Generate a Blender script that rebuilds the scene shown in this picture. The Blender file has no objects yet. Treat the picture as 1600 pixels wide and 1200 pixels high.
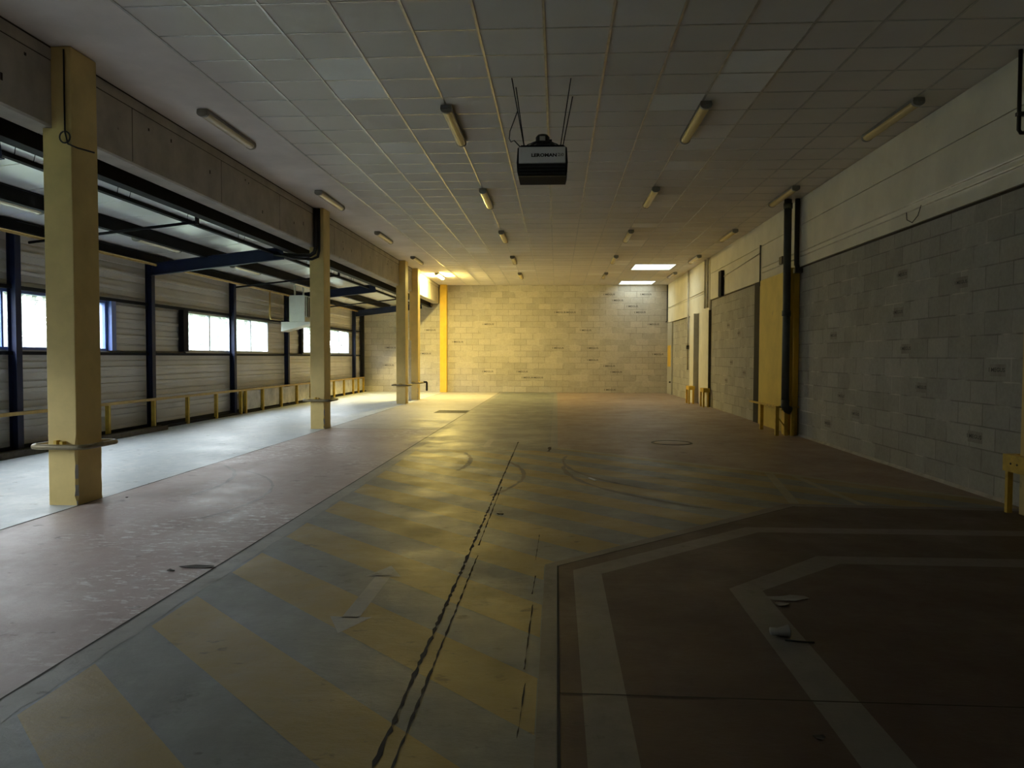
import bpy, bmesh, math, random
from mathutils import Vector, Matrix
random.seed(7)
S = bpy.context.scene
COL = S.collection

# ------------------------------------------------------------------ camera
EYE = 1.467
CEIL = 4.44
F = 1200.0
cam_data = bpy.data.cameras.new('camera')
cam_data.sensor_width = 36.0
cam_data.lens = 36.0 * F / 1600.0
cam_data.clip_start = 0.05
cam_data.clip_end = 300
cam = bpy.data.objects.new('camera', cam_data)
COL.objects.link(cam)
_u = Vector(((870 - 800) / F, (600 - 558) / F, -1.0)).normalized()     # hall axis in camera space
_r = math.radians(0.3)
_up = Vector((math.sin(_r), math.cos(_r), 0.0))
_up = (_up - _u * _up.dot(_u)).normalized()
_x = _u.cross(_up)
cam.matrix_world = Matrix.Translation((0, 0, EYE)) @ Matrix((_x, _u, _up)).to_4x4()
S.camera = cam

# ------------------------------------------------------------------ sky and exposure
W = bpy.data.worlds.new('overcast_sky')
S.world = W
W.use_nodes = True
_n = W.node_tree.nodes
_bg = _n['Background']
_bg.inputs['Color'].default_value = (0.89, 0.95, 1.0, 1)
_bg.inputs['Strength'].default_value = 20.0
S.view_settings.view_transform = 'Standard'
S.view_settings.look = 'None'
S.view_settings.gamma = 1.0
S.view_settings.use_curve_mapping = False
S.view_settings.exposure = 0.4
S.cycles.use_denoising = True
S.cycles.max_bounces = 10
S.cycles.diffuse_bounces = 6
S.cycles.transparent_max_bounces = 12
S.cycles.sample_clamp_indirect = 6.0
S.cycles.caustics_reflective = False
S.cycles.caustics_refractive = False


def portal(loc, rot, sx, sy):
    """A light portal in a window or rooflight opening: it only guides sampling of the sky."""
    l = bpy.data.lights.new('sky_portal', 'AREA')
    l.shape = 'RECTANGLE'
    l.size = sx
    l.size_y = sy
    l.cycles.is_portal = True
    o = bpy.data.objects.new('sky_portal', l)
    o.location = loc
    o.rotation_euler = rot
    COL.objects.link(o)
    return o


WIN = [(1.2, 6.4), (8.3, 13.55), (16.5, 21.4), (24.25, 29.9)]   # along the left wall
WZ0, WZ1 = 1.55, 2.46
XL = -8.22                      # left cladding wall
XR = 4.56                       # right block wall
YB = 31.8                       # back wall
YF = -10.0                      # wall behind the camera
SKYL = [(2.47, 3.83, 24.9, 26.5), (2.47, 3.87, 30.3, 31.72)]
for _a, _b in WIN:
    portal((XL - 0.12, (_a + _b) / 2, (WZ0 + WZ1) / 2), (0, -math.pi / 2, 0), WZ1 - WZ0, _b - _a)
for _a, _b, _c, _d in SKYL:
    portal(((_a + _b) / 2, (_c + _d) / 2, CEIL + 0.2), (0, 0, 0), _b - _a, _d - _c)

# ------------------------------------------------------------------ helpers
class MB:
    """Collects shapes and links them as one mesh object."""
    def __init__(self):
        self.v = []
        self.f = []
        self.m = []
        self.s = []

    def add(self, vs, fs, m=0, smooth=False):
        b = len(self.v)
        self.v += [tuple(p) for p in vs]
        for q in fs:
            self.f.append([b + i for i in q])
            self.m.append(m)
            self.s.append(smooth)
        return self

    def box(self, x0, x1, y0, y1, z0, z1, m=0):
        vs = [(x, y, z) for z in (z0, z1) for y in (y0, y1) for x in (x0, x1)]
        return self.add(vs, [(0, 2, 3, 1), (4, 5, 7, 6), (0, 1, 5, 4), (2, 6, 7, 3), (0, 4, 6, 2), (1, 3, 7, 5)], m)

    def bev(self, x0, x1, y0, y1, z0, z1, r=0.01, m=0):
        """box with chamfered vertical and horizontal edges"""
        bm = bmesh.new()
        bmesh.ops.create_cube(bm, size=1.0)
        for v in bm.verts:
            v.co = Vector(((x0 + x1) / 2 + v.co.x * (x1 - x0), (y0 + y1) / 2 + v.co.y * (y1 - y0), (z0 + z1) / 2 + v.co.z * (z1 - z0)))
        bmesh.ops.bevel(bm, geom=bm.edges[:], offset=r, segments=2, affect='EDGES', profile=0.5)
        self.bm(bm, m)
        return self

    def bm(self, bm, m=0, smooth=False):
        bm.verts.index_update()
        self.add([v.co[:] for v in bm.verts], [[v.index for v in f.verts] for f in bm.faces], m, smooth)
        bm.free()

    def prism(self, poly, axis, a, b, m=0):
        """poly in the plane across axis; y: (x,z), x: (y,z), z: (x,y)"""
        n = len(poly)
        def P(p, t):
            return (p[0], t, p[1]) if axis == 'y' else ((t, p[0], p[1]) if axis == 'x' else (p[0], p[1], t))
        vs = [P(p, a) for p in poly] + [P(p, b) for p in poly]
        fs = [list(range(n)), list(range(2 * n - 1, n - 1, -1))] + [(i, i + n, (i + 1) % n + n, (i + 1) % n) for i in range(n)]
        return self.add(vs, fs, m)

    def bar(self, p, q, w, h, m=0):
        p, q = Vector(p), Vector(q)
        d = (q - p).normalized()
        up = Vector((0, 0, 1)) if abs(d.z) < 0.95 else Vector((0, 1, 0))
        s = d.cross(up).normalized()
        t = s.cross(d)
        vs = [c + s * (i * w / 2) + t * (j * h / 2) for c in (p, q) for i, j in ((-1, -1), (1, -1), (1, 1), (-1, 1))]
        return self.add(vs, [(3, 2, 1, 0), (4, 5, 6, 7), (0, 1, 5, 4), (1, 2, 6, 5), (2, 3, 7, 6), (3, 0, 4, 7)], m)

    def tube(self, pts, r, n=10, m=0, closed=False):
        pts = [Vector(p) for p in pts]
        k = len(pts)
        rs = r if isinstance(r, (list, tuple)) else [r] * k
        vs, prev = [], None
        for i, p in enumerate(pts):
            a = pts[(i - 1) % k] if closed or i > 0 else p
            b = pts[(i + 1) % k] if closed or i < k - 1 else p
            d = (b - a).normalized()
            if prev is None:
                ref = Vector((0, 0, 1)) if abs(d.z) < 0.9 else Vector((1, 0, 0))
            else:
                ref = prev
            s = (ref - d * ref.dot(d)).normalized()
            prev = s
            t = d.cross(s)
            vs += [p + (s * math.cos(2 * math.pi * j / n) + t * math.sin(2 * math.pi * j / n)) * rs[i] for j in range(n)]
        fs = []
        for i in range(k if closed else k - 1):
            i2 = (i + 1) % k
            for j in range(n):
                j2 = (j + 1) % n
                fs.append((i * n + j, i * n + j2, i2 * n + j2, i2 * n + j))
        self.add(vs, fs, m, True)
        if not closed:
            b = len(self.v) - k * n
            self.f += [[b + j for j in range(n - 1, -1, -1)], [b + (k - 1) * n + j for j in range(n)]]
            self.m += [m, m]
            self.s += [False, False]
        return self

    def lathe(self, prof, c, n=24, m=0, axis='z'):
        vs = []
        for r, h in prof:
            for j in range(n):
                a = 2 * math.pi * j / n
                p = (r * math.cos(a), r * math.sin(a), h)
                if axis == 'y':
                    p = (p[0], p[2], p[1])
                elif axis == 'x':
                    p = (p[2], p[0], p[1])
                vs.append((c[0] + p[0], c[1] + p[1], c[2] + p[2]))
        fs = [(i * n + j, i * n + (j + 1) % n, (i + 1) * n + (j + 1) % n, (i + 1) * n + j) for i in range(len(prof) - 1) for j in range(n)]
        return self.add(vs, fs, m, True)

    def flat(self, poly, z, m=0):
        return self.add([(p[0], p[1], z) for p in poly], [list(range(len(poly)))], m)

    def build(self, name, mats, parent=None, loc=None):
        me = bpy.data.meshes.new(name)
        me.from_pydata(self.v, [], self.f)
        for mt in (mats if isinstance(mats, (list, tuple)) else [mats]):
            me.materials.append(mt)
        me.polygons.foreach_set('material_index', self.m)
        me.polygons.foreach_set('use_smooth', self.s)
        bm = bmesh.new()
        bm.from_mesh(me)
        bmesh.ops.recalc_face_normals(bm, faces=bm.faces)
        bm.to_mesh(me)
        bm.free()
        o = bpy.data.objects.new(name, me)
        COL.objects.link(o)
        if parent is not None:
            o.parent = parent
        if loc is not None:
            o.location = loc
        return o


def tag(o, label, cat, group=None, kind=None):
    o['label'] = label
    o['category'] = cat
    if group:
        o['group'] = group
    if kind:
        o['kind'] = kind
    return o


def thing(name, loc, label, cat, group=None, kind=None):
    o = bpy.data.objects.new(name, None)
    o.empty_display_size = 0.1
    o.location = loc
    COL.objects.link(o)
    return tag(o, label, cat, group, kind)


def copy_tree(o, loc, label):
    c = o.copy()
    COL.objects.link(c)
    c.location = loc
    c['label'] = label
    for ch in [x for x in COL.objects if x.parent == o]:
        d = ch.copy()
        COL.objects.link(d)
        d.parent = c
        for g in [x for x in COL.objects if x.parent == ch]:
            e = g.copy()
            COL.objects.link(e)
            e.parent = d
    return c


ORD = ['nearest', 'second', 'third', 'fourth', 'fifth', 'sixth', 'seventh', 'eighth', 'ninth', 'tenth', 'eleventh', 'twelfth']


def text_mesh(body, size, bold=0.02):
    cu = bpy.data.curves.new('lettering', 'FONT')
    cu.body = body
    cu.size = size
    cu.align_x = 'CENTER'
    cu.align_y = 'CENTER'
    cu.resolution_u = 2
    cu.offset = size * bold
    o = bpy.data.objects.new('lettering', cu)
    COL.objects.link(o)
    me = bpy.data.meshes.new_from_object(o.evaluated_get(bpy.context.evaluated_depsgraph_get()))
    v = [p.co[:] for p in me.vertices]
    f = [list(p.vertices) for p in me.polygons]
    bpy.data.objects.remove(o)
    bpy.data.curves.remove(cu)
    bpy.data.meshes.remove(me)
    return v, f


# ------------------------------------------------------------------ materials
def new_mat(name):
    m = bpy.data.materials.new(name)
    m.use_nodes = True
    nt = m.node_tree
    return m, nt, nt.nodes['Principled BSDF']


def node(nt, t, **kw):
    n = nt.nodes.new(t)
    for k, v in kw.items():
        setattr(n, k, v)
    return n


def ramp(nt, fac, stops):
    r = node(nt, 'ShaderNodeValToRGB')
    el = r.color_ramp.elements
    while len(el) < len(stops):
        el.new(0.5)
    for e, (p, c) in zip(el, stops):
        e.position = p
        e.color = (c, c, c, 1) if isinstance(c, (int, float)) else (*c, 1)
    nt.links.new(fac, r.inputs['Fac'])
    return r.outputs['Color']


def noise(nt, vec, scale, detail=4, rough=0.6):
    n = node(nt, 'ShaderNodeTexNoise')
    n.inputs['Scale'].default_value = scale
    n.inputs['Detail'].default_value = detail
    n.inputs['Roughness'].default_value = rough
    nt.links.new(vec, n.inputs['Vector'])
    return n.outputs['Fac']


def mix(nt, fac, a, b, mode='MIX'):
    n = node(nt, 'ShaderNodeMix', data_type='RGBA', blend_type=mode)
    for sock, v in ((n.inputs[0], fac), (n.inputs[6], a), (n.inputs[7], b)):
        if isinstance(v, (int, float)):
            sock.default_value = v
        elif isinstance(v, tuple):
            sock.default_value = (*v, 1)
        else:
            nt.links.new(v, sock)
    return n.outputs[2]


def coords(nt, scale=None):
    t = node(nt, 'ShaderNodeTexCoord')
    if scale is None:
        return t.outputs['Object']
    mp = node(nt, 'ShaderNodeMapping')
    mp.inputs['Scale'].default_value = scale
    nt.links.new(t.outputs['Object'], mp.inputs['Vector'])
    return mp.outputs['Vector']


def bump(nt, b, h, strength, dist=0.01):
    n = node(nt, 'ShaderNodeBump')
    n.inputs['Strength'].default_value = strength
    n.inputs['Distance'].default_value = dist
    nt.links.new(h, n.inputs['Height'])
    nt.links.new(n.outputs['Normal'], b.inputs['Normal'])


def plain(name, col, rough=0.6, metal=0.0, var=0.25, scale=6.0, bmp=0.0, spec=0.5, stains=None):
    m, nt, b = new_mat(name)
    co = coords(nt)
    f = noise(nt, co, scale, 5)
    dark = tuple(c * (1 - var) for c in col)
    lite = tuple(min(1, c * (1 + var * 0.5)) for c in col)
    c = mix(nt, ramp(nt, f, [(0.3, 0.0), (0.7, 1.0)]), dark, lite)
    if stains:
        g = noise(nt, co, stains[1], 6, 0.7)
        c = mix(nt, ramp(nt, g, [(stains[2], 0.0), (stains[2] + 0.08, 1.0)]), c, stains[0])
    nt.links.new(c, b.inputs['Base Color'])
    b.inputs['Roughness'].default_value = rough
    b.inputs['Metallic'].default_value = metal
    b.inputs['Specular IOR Level'].default_value = spec
    if bmp:
        bump(nt, b, noise(nt, co, scale * 8, 4), bmp)
    return m


def floor_paint(name, col, worn, wear=0.55, rough=0.42, dirt=0.35, flake=0.0):
    """painted concrete: worn patches show the grey slab, dark scuffs, uneven gloss"""
    m, nt, b = new_mat(name)
    co = coords(nt)
    big = noise(nt, co, 0.45, 5, 0.6)
    fine = noise(nt, co, 7.0, 6, 0.7)
    st = noise(nt, coords(nt, (3.5, 0.8, 1)), 1.6, 6, 0.65)
    c = mix(nt, ramp(nt, big, [(0.3, 0.0), (0.7, 1.0)]), tuple(x * 0.86 for x in col), tuple(min(1, x * 1.1) for x in col))
    w = node(nt, 'ShaderNodeMath', operation='MULTIPLY')
    nt.links.new(ramp(nt, fine, [(0.40, 0.0), (0.72, 1.0)]), w.inputs[0])
    nt.links.new(ramp(nt, st, [(wear - 0.18, 0.0), (wear + 0.14, 1.0)]), w.inputs[1])
    c = mix(nt, w.outputs[0], c, worn)
    if flake:      # pale flecks where the coating has come off, in drifts
        k = node(nt, 'ShaderNodeMath', operation='MULTIPLY')
        nt.links.new(ramp(nt, noise(nt, coords(nt, (0.5, 1.0, 1)), 16.0, 4, 0.7), [(0.54, 0.0), (0.60, flake)]), k.inputs[0])
        nt.links.new(ramp(nt, noise(nt, co, 0.55, 3, 0.5), [(0.48, 0.0), (0.60, 1.0)]), k.inputs[1])
        c = mix(nt, k.outputs[0], c, (0.72, 0.72, 0.72))
    spk = noise(nt, coords(nt, (1.0, 1.0, 1)), 2.7, 8, 0.75)
    c = mix(nt, ramp(nt, spk, [(0.60, 0.0), (0.69, dirt * 1.3)]), c, (0.03, 0.028, 0.025))
    spot = noise(nt, coords(nt, (0.8, 1.3, 1)), 5.5, 5, 0.6)
    c = mix(nt, ramp(nt, spot, [(0.64, 0.0), (0.69, 0.55)]), c, (0.05, 0.04, 0.032))
    nt.links.new(c, b.inputs['Base Color'])
    nt.links.new(ramp(nt, noise(nt, co, 1.3, 6, 0.7), [(0.3, rough - 0.1), (0.75, rough + 0.2)]), b.inputs['Roughness'])
    b.inputs['Specular IOR Level'].default_value = 0.5
    bump(nt, b, noise(nt, coords(nt, (0.6, 1, 1)), 9.0, 9, 0.75), 0.35, 0.02)
    return m


def block_mat(name, axes, tint=(0.43, 0.42, 0.40)):
    """concrete blocks 0.5 x 0.25 m with thin joints; every block its own grey"""
    m, nt, b = new_mat(name)
    t = node(nt, 'ShaderNodeTexCoord')
    sp = node(nt, 'ShaderNodeSeparateXYZ')
    nt.links.new(t.outputs['Object'], sp.inputs[0])
    cb = node(nt, 'ShaderNodeCombineXYZ')
    nt.links.new(sp.outputs[axes[0]], cb.inputs[0])
    nt.links.new(sp.outputs[axes[1]], cb.inputs[1])
    def bricks(c1, c2, mo):
        br = node(nt, 'ShaderNodeTexBrick', offset=0.5)
        for k, v in (('Scale', 1.0), ('Mortar Size', 0.009), ('Mortar Smooth', 0.3), ('Bias', 0.0), ('Brick Width', 0.5), ('Row Height', 0.245)):
            br.inputs[k].default_value = v
        for k, v in (('Color1', c1), ('Color2', c2), ('Mortar', mo)):
            br.inputs[k].default_value = (*v, 1)
        nt.links.new(cb.outputs[0], br.inputs['Vector'])
        return br
    br = bricks(tuple(c * 0.83 for c in tint), tuple(c * 1.1 for c in tint), tuple(c * 0.55 for c in tint))
    co = t.outputs['Object']
    f = noise(nt, co, 2.2, 6, 0.7)
    g = noise(nt, co, 22, 5, 0.7)
    c = mix(nt, ramp(nt, f, [(0.3, 0.0), (0.7, 1.0)]), br.outputs['Color'], mix(nt, 0.3, br.outputs['Color'], (0.62, 0.6, 0.56)))
    c = mix(nt, ramp(nt, g, [(0.35, 0.22), (0.6, 0.0)]), c, (0.2, 0.195, 0.18))
    # mortar smeared pale over some of the bed joints
    jn = node(nt, 'ShaderNodeMath', operation='MULTIPLY')
    nt.links.new(br.outputs['Fac'], jn.inputs[0])
    nt.links.new(ramp(nt, noise(nt, co, 1.1, 3), [(0.5, 0.0), (0.62, 0.8)]), jn.inputs[1])
    c = mix(nt, jn.outputs[0], c, (0.6, 0.58, 0.53))
    nt.links.new(c, b.inputs['Base Color'])
    b.inputs['Roughness'].default_value = 0.92
    b.inputs['Specular IOR Level'].default_value = 0.25
    h = node(nt, 'ShaderNodeMath', operation='SUBTRACT')
    gs = node(nt, 'ShaderNodeMath', operation='MULTIPLY')
    nt.links.new(g, gs.inputs[0])
    gs.inputs[1].default_value = 0.25
    nt.links.new(gs.outputs[0], h.inputs[0])
    nt.links.new(br.outputs['Fac'], h.inputs[1])
    bump(nt, b, h.outputs[0], 0.5, 0.008)
    return m


def tile_mat(name, col, spread):
    """mineral-fibre ceiling tile: every 0.6 m tile slightly its own shade, fine pitted surface"""
    m, nt, b = new_mat(name)
    t = node(nt, 'ShaderNodeTexCoord')
    mp = node(nt, 'ShaderNodeMapping')
    mp.inputs['Location'].default_value = (0.13 / 0.6, 0.14 / 0.6, 0)
    mp.inputs['Scale'].default_value = (1 / 0.6, 1 / 0.6, 0)
    nt.links.new(t.outputs['Object'], mp.inputs['Vector'])
    fl = node(nt, 'ShaderNodeVectorMath', operation='FLOOR')
    nt.links.new(mp.outputs[0], fl.inputs[0])
    wn = node(nt, 'ShaderNodeTexWhiteNoise', noise_dimensions='2D')
    nt.links.new(fl.outputs[0], wn.inputs['Vector'])
    c = mix(nt, wn.outputs['Value'], tuple(x * (1 - spread) for x in col), col)
    st = noise(nt, t.outputs['Object'], 0.8, 5, 0.6)
    c = mix(nt, ramp(nt, st, [(0.45, 0.0), (0.8, 0.25)]), c, (0.42, 0.36, 0.28))
    nt.links.new(c, b.inputs['Base Color'])
    b.inputs['Roughness'].default_value = 0.9
    b.inputs['Specular IOR Level'].default_value = 0.2
    bump(nt, b, noise(nt, t.outputs['Object'], 90, 3), 0.15, 0.004)
    return m


def emis(name, col, strength):
    m, nt, b = new_mat(name)
    b.inputs['Base Color'].default_value = (0.8, 0.78, 0.7, 1)
    b.inputs['Emission Color'].default_value = (*col, 1)
    b.inputs['Emission Strength'].default_value = strength
    return m


def pane_mat(name, haze, tint=(0.96, 0.97, 0.96)):
    m = bpy.data.materials.new(name)
    m.use_nodes = True
    nt = m.node_tree
    nt.nodes.remove(nt.nodes['Principled BSDF'])
    out = nt.nodes['Material Output']
    tr = node(nt, 'ShaderNodeBsdfTransparent')
    tr.inputs[0].default_value = (*tint, 1)
    tl = node(nt, 'ShaderNodeBsdfTranslucent')
    tl.inputs[0].default_value = (0.92, 0.95, 0.94, 1)
    gl = node(nt, 'ShaderNodeBsdfGlossy')
    gl.inputs['Roughness'].default_value = 0.1
    a = node(nt, 'ShaderNodeMixShader')
    co = coords(nt)
    nt.links.new(ramp(nt, noise(nt, co, 3.0, 5), [(0.3, haze * 0.7), (0.7, haze * 1.3)]), a.inputs[0])
    nt.links.new(tr.outputs[0], a.inputs[1])
    nt.links.new(tl.outputs[0], a.inputs[2])
    b = node(nt, 'ShaderNodeMixShader')
    b.inputs[0].default_value = 0.04
    nt.links.new(a.outputs[0], b.inputs[1])
    nt.links.new(gl.outputs[0], b.inputs[2])
    nt.links.new(b.outputs[0], out.inputs['Surface'])
    return m


M = {}
M['slab'] = floor_paint('bay_slab_concrete', (0.49, 0.54, 0.575), (0.68, 0.68, 0.69), 0.5, 0.42, 0.3, 0.6)
M['slab_far'] = floor_paint('far_slab_concrete', (0.42, 0.39, 0.36), (0.52, 0.5, 0.48), 0.5, 0.45, 0.3)
M['pink'] = floor_paint('faded_red_floor', (0.40, 0.315, 0.30), (0.50, 0.48, 0.46), 0.57, 0.46, 0.35, 0.8)
M['brown'] = floor_paint('brown_red_floor', (0.31, 0.225, 0.175), (0.38, 0.33, 0.28), 0.6, 0.45, 0.3)
M['red'] = floor_paint('dark_red_floor', (0.085, 0.047, 0.036), (0.11, 0.075, 0.06), 0.66, 0.5, 0.25)
M['lane'] = floor_paint('grey_lane', (0.17, 0.178, 0.172), (0.23, 0.26, 0.24), 0.55, 0.40, 0.35)
M['yellow_paint'] = floor_paint('yellow_stripe', (0.30, 0.215, 0.07), (0.25, 0.205, 0.12), 0.55, 0.40, 0.35)
M['white_paint'] = floor_paint('white_line', (0.19, 0.17, 0.145), (0.11, 0.10, 0.08), 0.56, 0.48, 0.4)
M['edge_paint'] = floor_paint('pale_edge_line', (0.27, 0.265, 0.25), (0.20, 0.20, 0.19), 0.46, 0.45, 0.4)
M['faint_paint'] = floor_paint('faint_line', (0.36, 0.32, 0.22), (0.25, 0.23, 0.18), 0.5, 0.45, 0.4)
M['joint'] = plain('joint_and_shadow_line', (0.045, 0.038, 0.032), 0.9)
M['scuff'] = floor_paint('tyre_mark', (0.155, 0.14, 0.125), (0.20, 0.18, 0.16), 0.5, 0.5, 0.3)
M['arrow'] = floor_paint('worn_arrow_paint', (0.33, 0.32, 0.295), (0.21, 0.21, 0.2), 0.46, 0.45, 0.4)
M['scuff_l'] = floor_paint('light_tyre_mark', (0.25, 0.205, 0.19), (0.34, 0.29, 0.27), 0.5, 0.4, 0.3)
M['iron'] = plain('cast_iron', (0.09, 0.08, 0.07), 0.6, 0.3, 0.4, 12)
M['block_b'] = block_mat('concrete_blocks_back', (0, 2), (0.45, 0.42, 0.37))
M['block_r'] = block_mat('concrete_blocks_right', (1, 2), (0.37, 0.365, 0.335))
M['stamp'] = plain('black_stamp_ink', (0.09, 0.09, 0.085), 0.9)
M['smear'] = plain('grey_stamp_smear', (0.32, 0.305, 0.27), 0.95, var=0.25)
M['tile'] = tile_mat('ceiling_tile', (0.80, 0.755, 0.70), 0.07)
M['tile_new'] = tile_mat('newer_ceiling_tile', (0.97, 0.97, 0.95), 0.03)
M['tile_mid'] = tile_mat('paler_ceiling_tile', (0.90, 0.87, 0.83), 0.03)
M['tbar'] = plain('ceiling_grid', (0.60, 0.575, 0.54), 0.34, 0.75)
M['plaster'] = plain('plaster_strip', (0.80, 0.74, 0.70), 0.85, var=0.15, scale=1.2)
M['concrete'] = plain('bare_concrete', (0.47, 0.43, 0.37), 0.85, var=0.22, scale=2.5, bmp=0.2, stains=((0.13, 0.115, 0.1), 3.0, 0.66))
M['cream'] = plain('cream_painted_concrete', (0.77, 0.745, 0.64), 0.8, var=0.12, scale=1.6, bmp=0.15, stains=((0.4, 0.37, 0.3), 2.0, 0.68))
M['ycol'] = plain('yellow_column_paint', (0.70, 0.53, 0.20), 0.6, var=0.18, scale=2.0, bmp=0.15, stains=((0.42, 0.31, 0.13), 1.8, 0.64))
M['ybright'] = plain('bright_yellow_paint', (0.75, 0.49, 0.05), 0.55, var=0.15, scale=3, stains=((0.4, 0.28, 0.08), 4.0, 0.68))
M['panel_y'] = plain('mustard_panel', (0.62, 0.46, 0.09), 0.6, var=0.15, scale=2.0, stains=((0.42, 0.31, 0.1), 1.8, 0.66))
M['guard'] = plain('guard_yellow', (0.60, 0.40, 0.05), 0.5, var=0.3, scale=9, stains=((0.12, 0.09, 0.05), 9.0, 0.68))
M['tubesteel'] = plain('worn_steel_tube', (0.22, 0.18, 0.10), 0.45, 0.3, 0.4, 10)
M['chip'] = plain('chipped_concrete', (0.45, 0.42, 0.37), 0.9, bmp=0.3)
M['blue'] = plain('dark_blue_steel', (0.010, 0.017, 0.055), 0.55, 0.0, 0.3, 5, 0.0, 0.3)
M['dsteel'] = plain('dark_steel', (0.012, 0.012, 0.016), 0.75, 0.0, 0.35, 6, 0.0, 0.2)
M['clad'] = plain('pale_metal_cladding', (0.60, 0.565, 0.52), 0.5, 0.0, 0.1, 1.5)
M['roof'] = plain('white_roof_sheet', (0.85, 0.85, 0.84), 0.25, 0.0, 0.08, 1.0)
M['alu'] = plain('aluminium_frame', (0.34, 0.37, 0.42), 0.4, 0.5, 0.1)
M['bframe'] = plain('blue_window_frame', (0.10, 0.16, 0.42), 0.4, 0.0, 0.1)
M['pane'] = pane_mat('dusty_glass', 0.08)
M['rooflight'] = pane_mat('dimming_rooflight_sheet', 0.05, (0.42, 0.43, 0.40))  # dark tint added to hold back the daylight coming through
M['black'] = plain('black_plastic', (0.012, 0.012, 0.012), 0.45)
M['pipe'] = plain('dark_pipe', (0.06, 0.07, 0.072), 0.5)
M['white_m'] = plain('white_enamel', (0.74, 0.75, 0.73), 0.4, 0, 0.08)
M['panel_w'] = plain('pale_heater_front', (0.93, 0.94, 0.92), 0.5, 0, 0.03)
M['grey_m'] = plain('grey_enamel', (0.6, 0.6, 0.56), 0.5, 0, 0.12)
M['lamp_body'] = plain('lamp_housing_grey', (0.26, 0.25, 0.22), 0.6)
M['lamp_diff'] = plain('reflection_tinted_diffuser', (0.70, 0.56, 0.27), 0.25, 0, 0.1, 3)  # yellow of reflected sodium light put into the base colour
M['lamp_diff_w'] = plain('pale_diffuser', (0.74, 0.64, 0.46), 0.25, 0, 0.1, 3)
M['lamp_on'] = emis('lit_tube', (1.0, 0.765, 0.21), 740.0)
M['conduit'] = plain('pale_conduit', (0.55, 0.52, 0.44), 0.5)
M['gas'] = plain('ochre_gas_pipe', (0.50, 0.33, 0.10), 0.5)
M['board'] = plain('pale_boards', (0.55, 0.53, 0.50), 0.7, 0, 0.4, 3.0)
M['door_grey'] = plain('grey_steel_door', (0.42, 0.42, 0.40), 0.5, 0, 0.1, 2)
M['paper'] = plain('dirty_paper', (0.29, 0.275, 0.245), 0.8)
M['bark'] = plain('pale_bark', (0.16, 0.15, 0.13), 0.9)
M['leaf'] = plain('spring_leaf', (0.095, 0.115, 0.085), 0.8, 0, 0.5, 1.5)
M['turf'] = plain('bank_turf', (0.12, 0.17, 0.09), 0.95, 0, 0.5, 0.8)

# ------------------------------------------------------------------ floor with its painted markings
XJ, XLANE, XE = -4.66, -2.36, 0.01
fl = MB()
FM = ['slab', 'slab_far', 'pink', 'brown', 'red', 'lane', 'yellow_paint', 'white_paint', 'edge_paint', 'faint_paint', 'joint', 'scuff', 'scuff_l', 'arrow']
fi = {k: i for i, k in enumerate(FM)}
Y0, Y1, X0, X1 = YF - 0.2, YB + 0.2, XL - 0.15, XR + 0.3
fl.flat([(X0, Y0), (XJ, Y0), (XJ, Y1), (X0, Y1)], 0, fi['slab'])
fl.flat([(XJ, Y0), (XLANE, Y0), (XLANE, 15.4), (XJ, 15.4)], 0, fi['pink'])
fl.flat([(XJ, 15.4), (XLANE, 15.4), (XLANE, Y1), (XJ, Y1)], 0, fi['slab_far'])
fl.flat([(XLANE, Y0), (XE, Y0), (XE, Y1), (XLANE, Y1)], 0, fi['lane'])
RED = [(XE, Y0), (X1, Y0), (X1, 7.6), (2.36, 7.7), (XE, 5.35)]
HATA = [(XE, 5.35), (2.36, 7.7), (2.71, 9.97), (XE, 12.38)]
HATB = [(2.36, 7.7), (X1, 7.6), (X1, 7.75), (2.71, 9.97)]
fl.flat([(XE, Y0), (X1, Y0), (X1, 7.6), (2.36, 7.7), (XE, 5.35)], 0, fi['red'])
fl.flat(HATA, 0, fi['lane'])
fl.flat(HATB, 0, fi['lane'])
fl.flat([(XE, 12.38), (2.71, 9.97), (X1, 7.75), (X1, Y1), (XE, Y1)], 0, fi['brown'])
# thickness of the slab
fl.box(X0, X1, Y0, Y1, -0.3, -0.02, fi['slab'])


def clip(poly, a, b, c):
    """part of poly where a*x + b*y >= c"""
    out = []
    for i in range(len(poly)):
        p, q = poly[i], poly[(i + 1) % len(poly)]
        dp, dq = a * p[0] + b * p[1] - c, a * q[0] + b * q[1] - c
        if dp >= 0:
            out.append(p)
        if (dp >= 0) != (dq >= 0):
            t = dp / (dp - dq)
            out.append((p[0] + (q[0] - p[0]) * t, p[1] + (q[1] - p[1]) * t))
    return out


LANE = [(-2.19, -4), (XE - 0.09, -4), (XE - 0.09, 5.36), (XE, 5.45), (XE, 12.0), (-2.19, 12.0)]
for k in range(-6, 16):
    s0 = 0.77 + 1.04 * k
    for reg in (LANE, HATA, HATB):
        p = clip(clip(reg, 1, 1, s0), -1, -1, -(s0 + 0.53))
        if len(p) > 2:
            fl.flat(p, 0.0006, fi['yellow_paint'])


def ribbon(pts, w, z, m, jag=0.0, step=None):
    pts = [Vector(p) for p in pts]
    if step:
        q = []
        for a, b in zip(pts, pts[1:]):
            n = max(1, int((b - a).length / step))
            q += [a + (b - a) * (i / n) for i in range(n)]
        pts = q + [pts[-1]]
    L, R = [], []
    for i, p in enumerate(pts):
        d = (pts[min(i + 1, len(pts) - 1)] - pts[max(i - 1, 0)]).normalized()
        n = Vector((-d.y, d.x))
        ww = w / 2 * (1 + jag * random.uniform(-1, 1.6))
        of = jag * w * random.uniform(-0.35, 0.35)
        L.append(p + n * (ww + of))
        R.append(p - n * (ww - of))
    for i in range(len(pts) - 1):
        fl.flat([R[i], R[i + 1], L[i + 1], L[i]], z, m)


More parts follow.
